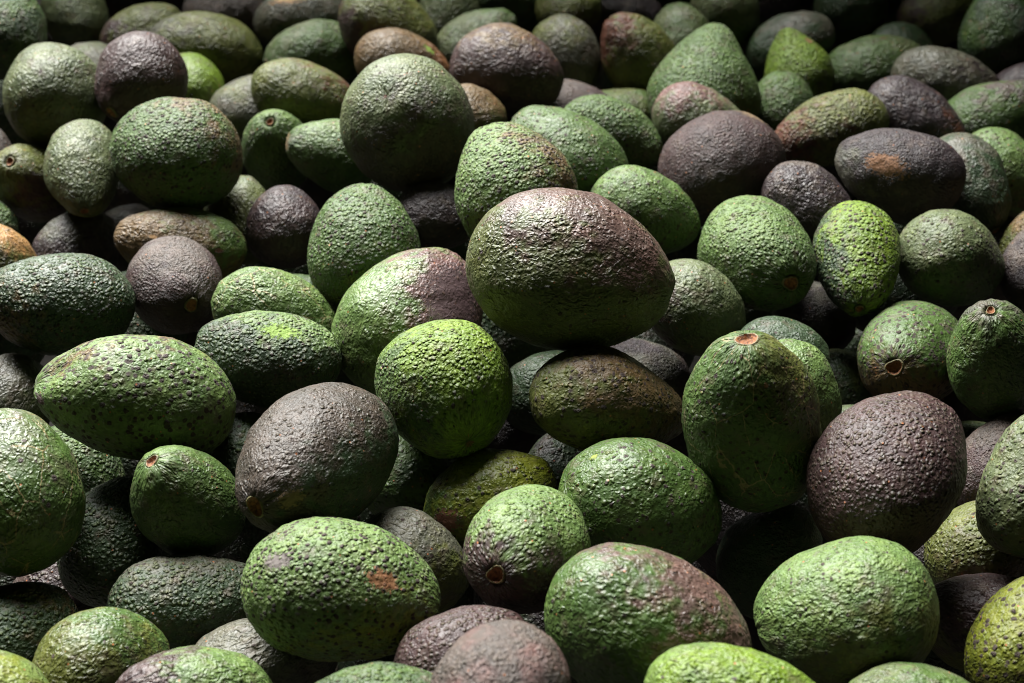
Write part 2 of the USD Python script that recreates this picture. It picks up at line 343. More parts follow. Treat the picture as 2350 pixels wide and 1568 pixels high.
ROWS = [
    ((-0.4082, 0.4047, -0.0093), (-0.1054, 0.8355, 0.5393), 0.0317, 1.316, 0.20, 'B', 'DG', 'G', None, 0.40, 0, [], {}, 37,
     'dark green pebbly avocado in the upper left corner of the heap'),
    ((-0.3907, 0.5277, -0.0575), (-0.3488, 0.6323, 0.6918), 0.0283, 1.356, 0.20, 'S', 'GG', 'DG', (0.4791, -0.4901, -0.7281), 0.40, 0, [], {}, 31,
     'blue-green smooth avocado at the back, next to the dark green corner avocado'),
    ((-0.3214, 0.4836, -0.0584), (0.8528, 0.2771, 0.4427), 0.0283, 1.399, 0.25, 'W', 'OL', 'PB', (-0.8391, -0.5430, -0.0332), 0.50, 0, [], {}, 33,
     'brown-olive avocado half hidden behind the big pale-ended olive one'),
    ((-0.2625, 0.4531, -0.0541), (-0.9397, -0.1696, 0.2971), 0.0309, 1.620, 0.20, 'W', 'OL', 'GR', (-0.8258, -0.1983, 0.5279), 0.45, 0, [], {}, 47,
     'large olive avocado lying lengthwise with a whitish grey end'),
    ((-0.2749, 0.2924, 0.0054), (-0.4610, -0.8464, -0.2667), 0.0335, 1.086, 0.15, 'W', 'PB', 'PB', None, 0.40, 1, [], {}, 37,
     'round purple-brown avocado resting on the big grey-green one at the back'),
    ((-0.3439, 0.2988, -0.0086), (-0.3080, 0.9302, 0.1995), 0.0372, 1.182, 0.20, 'W', 'GG', 'OL', (-0.2879, -0.7472, -0.5990), 0.40, 0, [], {}, 41,
     'big round grey-green avocado below the dark green corner avocado'),
    ((-0.2649, 0.3936, -0.0602), (-0.1988, 0.7292, 0.6548), 0.0282, 1.150, 0.20, 'S', 'LM', 'G', (0.0162, -0.6954, -0.7184), 0.30, 0, [], {}, 22,
     'small bright green avocado tucked beside the round purple-brown one'),
    ((-0.3554, 0.2443, -0.0513), (-0.0938, -0.5730, 0.8141), 0.0279, 1.414, 0.20, 'W', 'OL', 'PB', (0.5080, -0.5434, -0.6683), 0.40, 1, [], {}, 28,
     'small brown-olive avocado with its stem scar facing up, by the frame edge'),
    ((-0.3037, 0.2139, -0.0212), (0.1616, -0.9669, -0.1973), 0.0264, 1.620, 0.30, 'W', 'GG', 'OL', (0.1992, -0.6861, -0.6997), 0.30, 1, [], {}, 42,
     'narrow grey-green avocado standing stem end down, with an orange scar ring'),
    ((-0.2346, 0.2078, -0.0030), (-0.9869, 0.1586, 0.0306), 0.0398, 1.188, 0.15, 'B', 'G', 'BR', (0.7975, 0.2706, 0.5393), 0.30, 0, [], {'speck': 0.25}, 51,
     'big green pebbly avocado flecked with rust, purple at its top'),
    ((-0.1788, 0.2860, -0.0499), (0.0500, -0.5045, 0.8620), 0.0279, 1.546, 0.20, 'B', 'G', 'LG', (0.2267, 0.3316, 0.9158), 0.40, 1, [], {}, 32,
     'green avocado whose round tan stem scar faces the viewer'),
    ((-0.1327, 0.2556, -0.0334), (-0.9068, -0.1300, 0.4010), 0.0271, 1.304, 0.30, 'N', 'G', 'LG', (0.0467, 0.3181, 0.9469), 0.30, 0, [((-0.9266, -0.1566, 0.3418), 0.44, 'BR')], {}, 35,
     'green avocado with long ridges and a blunt brown neck end'),
    ((-0.2112, 0.3612, -0.0615), (0.8659, 0.3790, 0.3264), 0.0282, 1.371, 0.20, 'S', 'GR', 'OL', None, 0.40, 0, [], {}, 28,
     'dull grey avocado between the green scarred ones and the purple-tipped one'),
    ((-0.1603, 0.3347, -0.0313), (0.9627, 0.0035, -0.2704), 0.0268, 1.620, 0.30, 'W', 'OL', 'RB', (0.9448, 0.0608, 0.3220), 0.30, 0, [], {}, 37,
     'olive avocado with a wine-red neck and a pale shine on its blunt end'),
    ((-0.1694, 0.4549, -0.0604), (-0.8576, -0.5007, 0.1173), 0.0284, 1.620, 0.20, 'W', 'G', 'GG', (-0.4242, 0.1404, 0.8946), 0.30, 1, [], {}, 37,
     'green wrinkled avocado with a dark stem pit, under the brown-olive one'),
    ((-0.1865, 0.5101, -0.0555), (0.9796, 0.1914, 0.0604), 0.0281, 1.544, 0.15, 'W', 'GR', 'DG', (0.4873, -0.5448, -0.6825), 0.50, 0, [((-0.0907, -0.2804, 0.9556), 0.38, 'TAN')], {}, 35,
     'dark grey-green avocado with a tan scuff on top, at the back edge'),
    ((-0.1042, 0.4456, -0.0293), (0.8252, -0.0162, -0.5646), 0.0347, 1.260, 0.15, 'W', 'OL', 'PB', (-0.8254, -0.4950, -0.2716), 0.50, 0, [], {}, 39,
     'brown-olive round avocado standing high at the back edge of the heap'),
    ((-0.0570, 0.5173, -0.0544), (0.1731, 0.6000, 0.7810), 0.0282, 1.389, 0.20, 'W', 'GG', 'PB', (0.0008, -0.6555, -0.7552), 0.40, 0, [], {}, 26,
     'green avocado tinged purple, right behind the brown-olive round one'),
    ((-0.0879, 0.3847, -0.0313), (0.9592, -0.0681, -0.2744), 0.0270, 1.474, 0.25, 'W', 'BR', 'OR', (0.9856, -0.1544, 0.0686), 0.35, 0, [((0.5858, -0.1569, 0.7951), 0.15, 'LM')], {}, 37,
     'brown avocado with an orange tip and a thin lime streak'),
    ((-0.0705, 0.2202, 0.0127), (0.2509, 0.6466, -0.7204), 0.0471, 1.169, 0.20, 'L', 'GG', 'DB', (0.3382, -0.6619, -0.6690), 0.75, 0, [((-0.2758, -0.6237, 0.7313), 0.06, 'RB')], {}, 53,
     'very large round grey-green avocado with its tiny blossom tip facing out'),
    ((-0.0319, 0.4632, -0.0547), (0.7465, 0.3298, 0.5778), 0.0279, 1.517, 0.30, 'W', 'GG', 'G', (0.4957, 0.1912, 0.8472), 0.40, 0, [], {}, 29,
     'grey-green avocado with its neck pointing up, behind the wrinkled dark purple one'),
    ((-0.0034, 0.3347, -0.0091), (0.9516, -0.2735, -0.1401), 0.0342, 1.302, 0.20, 'W', 'PB', 'BR', (0.0013, 0.2601, 0.9656), 0.20, 0, [], {}, 44,
     'large dark purple-brown wrinkled avocado in the middle of the back rows'),
    ((0.0465, 0.4495, -0.0575), (0.4920, -0.5740, -0.6545), 0.0283, 1.233, 0.20, 'N', 'GR', 'OL', (-0.3478, 0.2317, 0.9085), 0.40, 0, [], {}, 30,
     'grey-olive avocado with deep wrinkles beside the dark purple-brown one'),
    ((0.0512, 0.3474, -0.0580), (0.9668, -0.1669, -0.1937), 0.0279, 1.617, 0.20, 'F', 'PB', 'PG', None, 0.40, 0, [], {}, 25,
     'small dusky purple avocado beneath the grey-olive wrinkled one'),
    ((0.1055, 0.4359, -0.0506), (-0.5675, 0.0204, 0.8231), 0.0309, 1.354, 0.30, 'N', 'OL', 'RB', (-0.8665, 0.0767, 0.4933), 0.50, 0, [], {}, 36,
     'red-brown and green glossy avocado with its neck pulled to one side'),
    ((0.1469, 0.4850, -0.0624), (0.0165, 0.7422, 0.6700), 0.0283, 1.177, 0.15, 'S', 'GG', 'G', None, 0.40, 0, [], {}, 22,
     'pale grey-green smooth avocado behind the big green pear-shaped one'),
    ((0.1908, 0.5236, -0.0561), (0.5236, -0.4523, -0.7220), 0.0308, 1.089, 0.20, 'S', 'GG', 'G', (-0.0027, -0.6563, -0.7545), 0.40, 0, [], {}, 28,
     'green egg-shaped avocado at the back edge above the pear-shaped one'),
    ((0.1555, 0.3641, -0.0380), (0.1448, 0.6847, 0.7143), 0.0452, 1.131, 0.50, 'B', 'G', 'LG', (0.4273, 0.1582, 0.8902), 0.20, 0, [((0.6364, -0.7699, 0.0464), 0.06, 'OR')], {'speck': 0.08}, 48,
     'big green pear-shaped avocado standing neck up among the back rows'),
    ((0.1410, 0.2899, -0.0256), (0.9384, -0.2722, -0.2127), 0.0267, 1.421, 0.25, 'W', 'GG', 'PK', (-0.5296, 0.2782, 0.8013), 0.40, 0, [], {}, 36,
     'grey-green avocado with a mauve blunt end, in front of the pear-shaped one'),
    ((0.0738, 0.2746, -0.0300), (0.9408, -0.2303, -0.2486), 0.0269, 1.553, 0.30, 'B', 'G', 'G', None, 0.40, 0, [], {}, 39,
     'green pebbly avocado with its narrow end sloping down toward the mauve-ended one'),
    ((0.0373, 0.2226, -0.0189), (-0.7505, 0.5095, 0.4209), 0.0357, 1.357, 0.25, 'P', 'G', 'DG', (0.4798, -0.6717, -0.5645), 0.30, 0, [], {}, 51,
     'dark green knobbly avocado behind the lime-flecked upright one'),
    ((0.0000, 0.1291, 0.0229), (-0.3618, 0.7118, 0.6021), 0.0398, 1.120, 0.35, 'B', 'LG', 'BR', (0.8402, 0.0669, 0.5382), 0.30, 0, [], {'speck': 0.25}, 52,
     'upright yellow-green avocado with brown flecks, touching the very large round one'),
    ((0.1507, 0.2245, -0.0268), (0.9298, 0.2927, 0.2232), 0.0406, 1.164, 0.15, 'F', 'PB', 'DP', (0.4591, -0.7155, -0.5265), 0.40, 0, [((0.3812, 0.4302, 0.8183), 0.38, 'BR')], {}, 50,
     'large dark grey-purple avocado with an orange-tinged edge'),
    ((0.0904, 0.1604, -0.0216), (0.9284, -0.1348, -0.3462), 0.0302, 1.302, 0.30, 'P', 'G', 'LG', (-0.1985, 0.3602, 0.9115), 0.40, 0, [], {}, 44,
     'fresh green avocado with low bumps, right behind the biggest avocado'),
    ((0.1604, 0.1098, -0.0195), (0.2395, -0.9381, 0.2501), 0.0369, 1.299, 0.20, 'B', 'G', 'LG', (-0.3780, 0.3957, 0.8370), 0.50, 1, [], {}, 47,
     'bright green round avocado with an orange stem scar near its base'),
    ((0.2226, 0.1025, -0.0176), (-0.1105, -0.9831, -0.1461), 0.0279, 1.599, 0.30, 'B', 'LM', 'DG', (-0.9387, -0.2220, -0.2638), 0.55, 1, [], {'speck': 0.3}, 44,
     'yellow-green knobbly avocado speckled black, standing stem end down'),
    ((0.2084, 0.1706, -0.0267), (0.7610, -0.4918, -0.4230), 0.0265, 1.567, 0.30, 'N', 'DP', 'PG', (-0.3924, 0.3809, 0.8372), 0.30, 0, [], {}, 31,
     'small blackish purple wrinkled avocado in the gap behind the bright green ones'),
    ((0.2414, 0.2928, -0.0364), (-0.9493, -0.0460, -0.3109), 0.0272, 1.620, 0.20, 'B', 'OL', 'RB', (-0.9794, -0.1294, -0.1549), 0.50, 0, [], {}, 45,
     'long avocado, rust-red at one end and yellow-green at the other'),
    ((0.2673, 0.1909, -0.0085), (-0.9442, 0.2643, 0.1966), 0.0319, 1.413, 0.25, 'F', 'DP', 'GR', (-0.9328, -0.1944, -0.3034), 0.30, 0, [((-0.3555, -0.7064, 0.6121), 0.38, 'OR')], {}, 49,
     'grey avocado with an orange-brown scuffed patch on its side'),
    ((0.3129, 0.3125, -0.0418), (0.7824, -0.4916, -0.3824), 0.0273, 1.620, 0.25, 'W', 'DP', 'RB', (0.8232, -0.5678, 0.0013), 0.35, 0, [], {}, 37,
     'dark purple avocado with a reddish underside, leaning on the rust-red one'),
    ((0.3263, 0.2144, -0.0339), (0.3269, -0.8835, -0.3356), 0.0280, 1.537, 0.25, 'W', 'DG', 'GR', (-0.4196, 0.3991, 0.8152), 0.45, 1, [], {}, 43,
     'dark grey-green avocado tilting down behind the scuffed grey one'),
    ((0.3654, 0.2553, -0.0513), (0.6937, -0.5728, -0.4366), 0.0279, 1.474, 0.30, 'P', 'LG', 'BR', (0.5369, -0.7636, -0.3587), 0.30, 0, [], {}, 37,
     'light green avocado with brown streaks toward its lower end'),
    ((0.3778, 0.3309, -0.0472), (0.9013, -0.1032, 0.4207), 0.0276, 1.620, 0.15, 'W', 'G', 'PG', (0.3406, 0.1254, 0.9318), 0.35, 0, [], {}, 42,
     'long green avocado with purplish marks by the frame edge, third row back'),
    ((0.3549, 0.3887, -0.0491), (0.9246, -0.3713, -0.0857), 0.0277, 1.620, 0.20, 'W', 'GR', 'DP', (0.8176, -0.5758, 0.0016), 0.50, 0, [], {'gloss': 1}, 36,
     'dark grey avocado with a glossy white glint on top'),
    ((0.3112, 0.4496, -0.0714), (0.9739, 0.0468, 0.2219), 0.0289, 1.562, 0.15, 'W', 'G', 'GG', (0.5105, 0.0434, 0.8588), 0.30, 0, [((-0.0642, 0.1088, 0.9920), 0.07, 'RB')], {}, 37,
     'smooth green avocado with a small red spot on top, next to the glinting grey one'),
    ((0.2407, 0.4319, -0.0607), (-0.3078, 0.6283, 0.7145), 0.0291, 1.245, 0.45, 'B', 'LM', 'OL', (0.4594, -0.6943, -0.5541), 0.40, 0, [((0.4011, -0.0884, 0.9117), 0.16, 'OR')], {}, 32,
     'olive-green pear-shaped avocado with an orange-scuffed neck pointing up'),
    ((0.2208, 0.3747, -0.0662), (-0.0303, 0.5138, 0.8574), 0.0284, 1.100, 0.15, 'B', 'G', 'G', None, 0.40, 0, [], {}, 22,
     'small green avocado squeezed between the two pear-shaped ones'),
    ((0.2455, 0.4875, -0.0698), (0.9083, 0.0235, 0.4176), 0.0286, 1.434, 0.15, 'S', 'DG', 'GR', (0.3967, 0.1194, 0.9102), 0.40, 0, [], {}, 25,
     'dim grey-green avocado behind the olive pear-shaped one'),
    ((0.3078, 0.5481, -0.0607), (0.0282, 0.7277, 0.6853), 0.0333, 1.094, 0.15, 'S', 'DG', 'DG', None, 0.40, 0, [], {}, 30,
     'very dark green round avocado at the back edge of the heap'),
    ((0.3453, 0.4981, -0.0856), (0.9643, -0.2030, 0.1703), 0.0291, 1.150, 0.15, 'S', 'DG', 'DG', None, 0.40, 0, [], {}, 22,
     'small dim green avocado in the shade above the smooth green one'),
    ((0.3873, 0.5397, -0.0661), (0.9080, -0.0937, 0.4084), 0.0286, 1.333, 0.20, 'P', 'OL', 'PB', (-0.9620, 0.1510, 0.2275), 0.40, 0, [], {}, 29,
     'dim olive and brown avocado at the shaded back corner'),
    ((0.4130, 0.4483, -0.0340), (0.0977, 0.4302, 0.8974), 0.0352, 1.167, 0.20, 'N', 'DG', 'G', None, 0.40, 0, [], {}, 37,
     'large dark green ridged avocado in the shaded back corner'),
    ((0.4316, 0.3868, -0.0613), (0.9368, -0.2680, 0.2249), 0.0281, 1.444, 0.20, 'S', 'DP', 'PB', None, 0.40, 0, [], {}, 22,
     'blackish avocado deep in shade under the large dark green one'),
    ((0.0977, 0.5543, -0.0675), (0.9111, -0.2428, -0.3332), 0.0285, 1.607, 0.20, 'F', 'DP', 'PG', (-0.0347, 0.2207, 0.9747), 0.30, 0, [], {}, 30,
     'dusky purple avocado at the back edge behind the red-brown one'),
    ((0.0502, 0.5162, -0.0497), (0.9992, -0.0308, 0.0259), 0.0277, 1.069, 0.20, 'W', 'OL', 'PB', (-0.0006, -0.6533, -0.7571), 0.50, 0, [], {}, 22,
     'dim green avocado with a purple belly at the back edge'),
    ((-0.0020, 0.5515, -0.0576), (1.0000, 0.0012, -0.0010), 0.0282, 1.387, 0.20, 'S', 'DG', 'G', None, 0.40, 0, [], {}, 28,
     'very dark green avocado at the back edge behind the wrinkled purple one'),
    ((-0.0348, 0.6036, -0.0627), (0.9997, 0.0202, -0.0169), 0.0290, 1.150, 0.20, 'B', 'G', 'G', None, 0.40, 0, [], {}, 22,
     'small green pebbly avocado cut by the top frame edge'),
    ((-0.2555, 0.5349, -0.0613), (0.9804, 0.1906, -0.0491), 0.0282, 1.518, 0.20, 'F', 'PG', 'PB', (0.0039, -0.6573, -0.7536), 0.40, 0, [], {}, 28,
     'grey-purple avocado at the back edge behind the long olive one'),
    ((-0.3046, 0.5841, -0.0546), (0.9737, 0.1745, -0.1464), 0.0286, 1.050, 0.20, 'F', 'DP', 'PG', None, 0.40, 0, [], {}, 22,
     'dark grey avocado barely showing at the top frame edge'),
    ((0.3514, 0.1175, -0.0368), (0.1461, 0.5520, 0.8209), 0.0272, 1.152, 0.20, 'F', 'DP', 'PG', (-0.2590, 0.4454, 0.8571), 0.40, 0, [], {}, 25,
     'dark grey-purple fine-grained avocado at the frame edge'),
    ((0.3736, 0.1659, -0.0487), (0.6439, 0.2268, 0.7307), 0.0278, 1.357, 0.20, 'B', 'OL', 'BR', (-0.2662, 0.4301, 0.8626), 0.50, 0, [], {}, 25,
     'brownish green avocado at the frame edge above the dark grey-purple one'),
    ((0.2897, 0.1181, -0.0285), (0.9010, -0.1926, -0.3886), 0.0305, 1.190, 0.20, 'P', 'GG', 'G', (0.4048, -0.8015, -0.4401), 0.50, 0, [], {}, 41,
     'grey-green dimpled avocado beside the yellow-green speckled one'),
    ((-0.2825, 0.0568, -0.0169), (-0.9473, -0.1803, 0.2650), 0.0328, 1.421, 0.25, 'B', 'DG', 'BR', (-0.8191, -0.5581, 0.1325), 0.30, 0, [], {'gloss': 1, 'speck': 0.15}, 57,
     'large dark green shiny pebbled avocado with a brown far end'),
    ((-0.2171, 0.0921, -0.0305), (0.4358, -0.8657, 0.2462), 0.0307, 1.252, 0.15, 'F', 'PB', 'PG', (0.0648, 0.4089, 0.9103), 0.40, 1, [], {}, 38,
     'round brown-grey fine-grained avocado with a yellowish stem scar'),
    ((-0.2277, 0.1551, -0.0442), (-0.9618, -0.0914, 0.2580), 0.0276, 1.620, 0.15, 'W', 'BR', 'LG', (0.8806, 0.2439, 0.4062), 0.45, 0, [((-0.0335, -0.6869, 0.7260), 0.07, 'TAN'), ((0.5782, -0.6745, 0.4591), 0.09, 'RB')], {}, 60,
     'long wrinkled brown-green avocado behind the round brown-grey one'),
    ((-0.1602, 0.1862, -0.0501), (-0.0921, 0.9620, 0.2570), 0.0278, 1.104, 0.15, 'W', 'DP', 'PB', None, 0.40, 0, [], {}, 28,
     'blackish purple round avocado in the gap beside the green one with brown dots'),
    ((-0.3115, 0.1848, -0.0735), (0.4928, 0.6313, 0.5988), 0.0288, 1.229, 0.15, 'W', 'DP', 'GR', (0.0884, 0.3942, 0.9148), 0.40, 0, [], {}, 28,
     'dark grey avocado in shadow behind the large dark green shiny one'),
    ((-0.2000, 0.2206, -0.0684), (0.0161, 0.5768, 0.8167), 0.0284, 1.192, 0.30, 'W', 'GG', 'OL', None, 0.40, 0, [], {}, 22,
     'grey-green avocado tip showing below the big rust-flecked green one'),
    ((-0.0967, 0.1143, -0.0172), (0.1007, 0.8355, 0.5402), 0.0364, 1.219, 0.15, 'B', 'G', 'OL', (0.1864, -0.7464, -0.6389), 0.40, 0, [], {'speck': 0.22}, 51,
     'large green pebbly avocado dotted brown, below the very large round one'),
    ((-0.3546, 0.1458, -0.0550), (0.8045, -0.0746, -0.5893), 0.0281, 1.100, 0.20, 'W', 'OL', 'TAN', (0.1001, 0.4059, 0.9084), 0.50, 0, [], {}, 25,
     'olive and tan scuffed avocado at the frame edge above the shiny pebbled one'),
    ((-0.3849, 0.1941, -0.0588), (0.9340, 0.2736, -0.2296), 0.0282, 1.087, 0.20, 'B', 'DG', 'G', None, 0.40, 0, [], {}, 22,
     'small deep green avocado slice at the frame edge'),
    ((-0.4054, 0.2719, -0.0651), (0.2002, 0.5999, 0.7746), 0.0286, 1.500, 0.20, 'F', 'PG', 'DP', None, 0.40, 0, [], {}, 25,
     'dark grey-purple avocado slice at the frame edge behind the brown-olive one'),
    ((-0.1470, 0.0619, -0.0306), (0.8959, -0.0522, -0.4412), 0.0268, 1.582, 0.20, 'N', 'LG', 'G', (0.6526, -0.5754, -0.4929), 0.30, 0, [], {'vein': 1}, 43,
     'light green wrinkled avocado with a thin tan scratch'),
    ((-0.1443, -0.0006, -0.0122), (-0.9758, -0.0397, 0.2150), 0.0287, 1.527, 0.20, 'B', 'DG', 'LG', (0.3667, 0.4564, 0.8107), 0.30, 0, [((0.3044, -0.1432, 0.9417), 0.25, 'LM')], {'speck': 0.2}, 57,
     'dark grey-green pebbly avocado with a lime patch on its crown'),
    ((-0.0614, 0.0393, -0.0183), (0.5090, 0.6910, 0.5132), 0.0432, 1.209, 0.20, 'L', 'LG', 'PK', (0.7591, 0.2478, 0.6020), 0.60, 0, [((0.6659, -0.3974, 0.6314), 0.69, 'PB')], {'gloss': 1}, 65,
     'glossy avocado, lime below and purple-brown above, partly under the biggest one'),
    ((-0.0374, -0.0410, -0.0001), (0.3998, -0.9090, -0.1182), 0.0386, 1.030, 0.10, 'B', 'LM', 'G', (-0.8986, -0.4350, -0.0573), 0.40, 0, [((0.4173, -0.8893, -0.1870), 0.09, 'RB')], {'speck': 0.08}, 53,
     'round vivid lime-green pebbly avocado in the middle of the heap'),
    ((0.0331, 0.0135, 0.0413), (0.9700, -0.1766, -0.1672), 0.0453, 1.335, 0.22, 'L', 'OB', 'PM', (0.4730, 0.2987, 0.8289), 0.50, 0, [], {'gloss': 1}, 80,
     'biggest avocado of all, olive and mauve, lying on top in the centre'),
    ((0.1167, 0.0634, -0.0274), (0.7502, -0.3513, -0.5602), 0.0285, 1.218, 0.20, 'L', 'GG', 'PB', (-0.9935, -0.0906, 0.0690), 0.30, 0, [], {}, 42,
     'grey-green avocado leaning behind the tapering end of the biggest one'),
    ((-0.2095, -0.0505, 0.0020), (-0.9528, -0.0792, 0.2930), 0.0355, 1.578, 0.24, 'P', 'LG', 'BR', (-0.2666, 0.3721, 0.8891), 0.10, 0, [((-0.7231, -0.6372, 0.2666), 0.18, 'PB')], {'speck': 0.5, 'cell': 1.05, 'dents': [((-0.6872, -0.1109, 0.718), 0.55, 0.24)]}, 77,
     'large green pear-shaped avocado dotted dark, neck toward the pale one'),
    ((-0.3101, 0.0140, -0.0584), (0.3942, 0.8194, 0.4162), 0.0282, 1.069, 0.20, 'S', 'GR', 'GG', (0.5493, -0.6069, -0.5744), 0.40, 0, [], {'gloss': 1}, 32,
     'pale grey-green avocado shining white, behind the neck of the pear-shaped one'),
    ((-0.2571, -0.1198, 0.0001), (-0.2508, 0.7599, 0.5997), 0.0334, 1.333, 0.20, 'S', 'G', 'GG', (0.2077, 0.5636, 0.7995), 0.40, 0, [], {'gloss': 1, 'vein': 1}, 65,
     'large smooth green avocado netted with fine tan veins'),
    ((-0.2582, -0.0411, -0.0739), (0.5019, -0.5010, -0.7051), 0.0286, 1.281, 0.20, 'B', 'G', 'DG', None, 0.40, 0, [], {}, 27,
     'small green pebbly avocado wedged behind the veined smooth one'),
    ((-0.1754, -0.1040, -0.0229), (-0.3654, -0.1545, 0.9179), 0.0276, 1.332, 0.25, 'W', 'G', 'LG', (-0.4385, 0.3576, 0.8245), 0.40, 1, [], {}, 47,
     'plain green avocado with its stem scar at the upper end'),
    ((-0.2203, -0.1014, -0.0571), (0.2383, 0.8171, 0.5250), 0.0281, 1.357, 0.20, 'B', 'DG', 'DG', None, 0.40, 0, [], {}, 43,
     'very dark green pebbly avocado in shadow beside the veined smooth one'),
    ((-0.1566, -0.0425, -0.0536), (-0.0152, 0.7020, 0.7121), 0.0266, 1.030, 0.20, 'P', 'DG', 'DG', None, 0.40, 0, [], {}, 22,
     'dim green avocado in the hollow below the dark grey-green pebbly one'),
    ((-0.1036, -0.1030, 0.0046), (-0.4216, -0.8622, 0.2809), 0.0366, 1.548, 0.22, 'Q', 'DB', 'DG', (0.9402, -0.3068, -0.1476), 0.40, 1, [((0.2370, -0.8598, 0.4522), 0.25, 'BR')], {}, 68,
     'large grey-purple bumpy avocado with an orange stem scar toward the viewer'),
    ((-0.0578, -0.0503, -0.0625), (0.9975, 0.0537, -0.0451), 0.0273, 1.152, 0.20, 'P', 'G', 'DG', None, 0.40, 0, [], {}, 25,
     'green bumpy avocado in the hollow under the vivid lime one'),
    ((0.0565, -0.0427, -0.0094), (0.8799, 0.2000, -0.4310), 0.0300, 1.620, 0.30, 'P', 'OL', 'BR', (0.7260, 0.2024, 0.6572), 0.60, 0, [], {'speck': 0.3}, 61,
     'olive-brown avocado with a puckered blossom mark, under the biggest one'),
    ((0.1289, -0.0771, 0.0105), (-0.1933, 0.0690, 0.9787), 0.0369, 1.537, 0.25, 'P', 'G', 'OL', (0.8608, -0.0656, 0.5047), 0.35, 1, [((0.1421, -0.7268, 0.6719), 0.06, 'OR')], {'vein': 1}, 71,
     'tall grey-green avocado standing stem end up with a torn tan scar'),
    ((0.1625, -0.0262, -0.0172), (0.4358, -0.5340, -0.7245), 0.0263, 1.236, 0.15, 'W', 'LG', 'G', (0.4220, -0.8120, -0.4032), 0.50, 0, [], {}, 39,
     'light green avocado half hidden behind the tall standing one'),
    ((0.1639, 0.0237, -0.0349), (0.9823, -0.1434, 0.1203), 0.0269, 1.162, 0.20, 'W', 'DG', 'DG', None, 0.40, 0, [], {}, 28,
     'dark green avocado in shadow behind the light green half-hidden one'),
    ((0.2511, 0.0415, -0.0459), (-0.4670, -0.7732, 0.4291), 0.0333, 1.620, 0.15, 'P', 'G', 'BR', (-0.2309, -0.7625, -0.6044), 0.75, 1, [], {'speck': 0.6}, 44,
     'brown-dotted green avocado with a deep orange stem pit facing the viewer'),
    ((0.2833, -0.0037, -0.0106), (-0.2784, -0.1224, 0.9526), 0.0278, 1.586, 0.20, 'N', 'G', 'GR', (-0.1071, 0.4662, 0.8782), 0.45, 1, [], {}, 46,
     'green avocado, grey and ridged round the stem pit on its top'),
    ((0.1947, -0.1153, 0.0074), (0.5894, 0.7677, 0.2515), 0.0383, 1.275, 0.15, 'H', 'PB', 'PB', None, 0.40, 0, [], {'speck': 0.02}, 69,
     'large dark purple avocado covered in fine round beads'),
    ((0.0682, -0.1097, -0.0236), (0.8934, 0.0251, -0.4485), 0.0361, 1.270, 0.15, 'P', 'G', 'G', (-0.0115, 0.5402, 0.8415), 0.30, 0, [((-0.4030, 0.1204, 0.9072), 0.09, 'YG')], {'gloss': 1}, 63,
     'glossy green avocado with small pale bumps and a yellow slit at its crown'),
    ((-0.0122, -0.0832, -0.0448), (0.9055, 0.3167, 0.2825), 0.0275, 1.439, 0.20, 'P', 'YG', 'G', (-0.9072, -0.4183, -0.0442), 0.30, 0, [((-0.4975, -0.7727, 0.3942), 0.38, 'RB')], {'gloss': 1}, 47,
     'olive-yellow avocado with a dark brown bruise, under the vivid lime one'),
    ((0.0065, -0.1573, -0.0040), (-0.3857, -0.8173, 0.4281), 0.0313, 1.231, 0.15, 'H', 'LG', 'PB', (-0.3353, -0.8407, -0.4253), 0.85, 1, [], {}, 51,
     'round beaded avocado, green above and purple round its orange stem scar'),
    ((-0.0534, -0.1302, -0.0450), (0.7987, -0.2681, -0.5387), 0.0277, 1.177, 0.20, 'L', 'GR', 'OL', (0.7652, -0.5884, -0.2612), 0.40, 0, [], {}, 45,
     'dull grey avocado lying behind the big lime-green spotted one'),
    ((-0.0823, -0.1811, -0.0062), (0.9754, -0.0696, -0.2090), 0.0350, 1.400, 0.20, 'B', 'LG', 'YG', (0.5275, -0.7528, -0.3938), 0.30, 0, [((0.4309, -0.4210, 0.7981), 0.20, 'TAN2'), ((-0.3838, -0.2900, 0.8767), 0.20, 'PG')], {'speck': 0.3}, 77,
     'big lime-green avocado with purple spots and a brown scab'),
    ((-0.1667, -0.1502, -0.0551), (0.9232, 0.2733, -0.2701), 0.0280, 1.620, 0.15, 'B', 'DG', 'GR', (0.0141, 0.5936, 0.8047), 0.30, 0, [], {}, 55,
     'dark grey-green avocado lying in the shadow of the big lime-green one'),
    ((-0.2511, -0.1732, -0.0500), (0.6278, 0.7677, -0.1284), 0.0278, 1.124, 0.20, 'B', 'DG', 'BR', (0.6200, 0.5878, 0.5198), 0.20, 0, [], {}, 40,
     'dark green pebbled avocado with a brown rim, at the lower frame edge'),
    ((-0.1992, -0.2050, -0.0328), (0.7853, 0.5248, -0.3284), 0.0270, 1.256, 0.20, 'L', 'OL', 'G', (0.7423, 0.5086, 0.4363), 0.40, 0, [], {'gloss': 1}, 48,
     'glossy mid-green avocado between the dark pebbled one and the purple-necked one'),
    ((-0.2320, -0.2489, -0.0110), (0.8170, -0.2424, -0.5232), 0.0257, 1.366, 0.20, 'S', 'YG', 'LG', None, 0.40, 0, [], {}, 37,
     'yellow-green smooth avocado in the lower corner'),
    ((-0.1456, -0.2387, -0.0174), (-0.7852, -0.2373, 0.5720), 0.0262, 1.524, 0.30, 'N', 'LG', 'PB', (-0.7941, 0.1118, 0.5975), 0.60, 0, [], {}, 52,
     'avocado with a purple ridged neck and bumpy green body at the bottom edge'),
    ((-0.1282, -0.1921, -0.0580), (0.8973, 0.4248, 0.1199), 0.0280, 1.543, 0.20, 'W', 'GR', 'DP', (0.0811, -0.9159, -0.3932), 0.40, 0, [], {}, 47,
     'dark grey wrinkled avocado under the big lime-green spotted one'),
    ((-0.0559, -0.2627, 0.0047), (0.9959, 0.0692, -0.0581), 0.0249, 1.620, 0.20, 'B', 'G', 'DG', None, 0.40, 0, [], {}, 43,
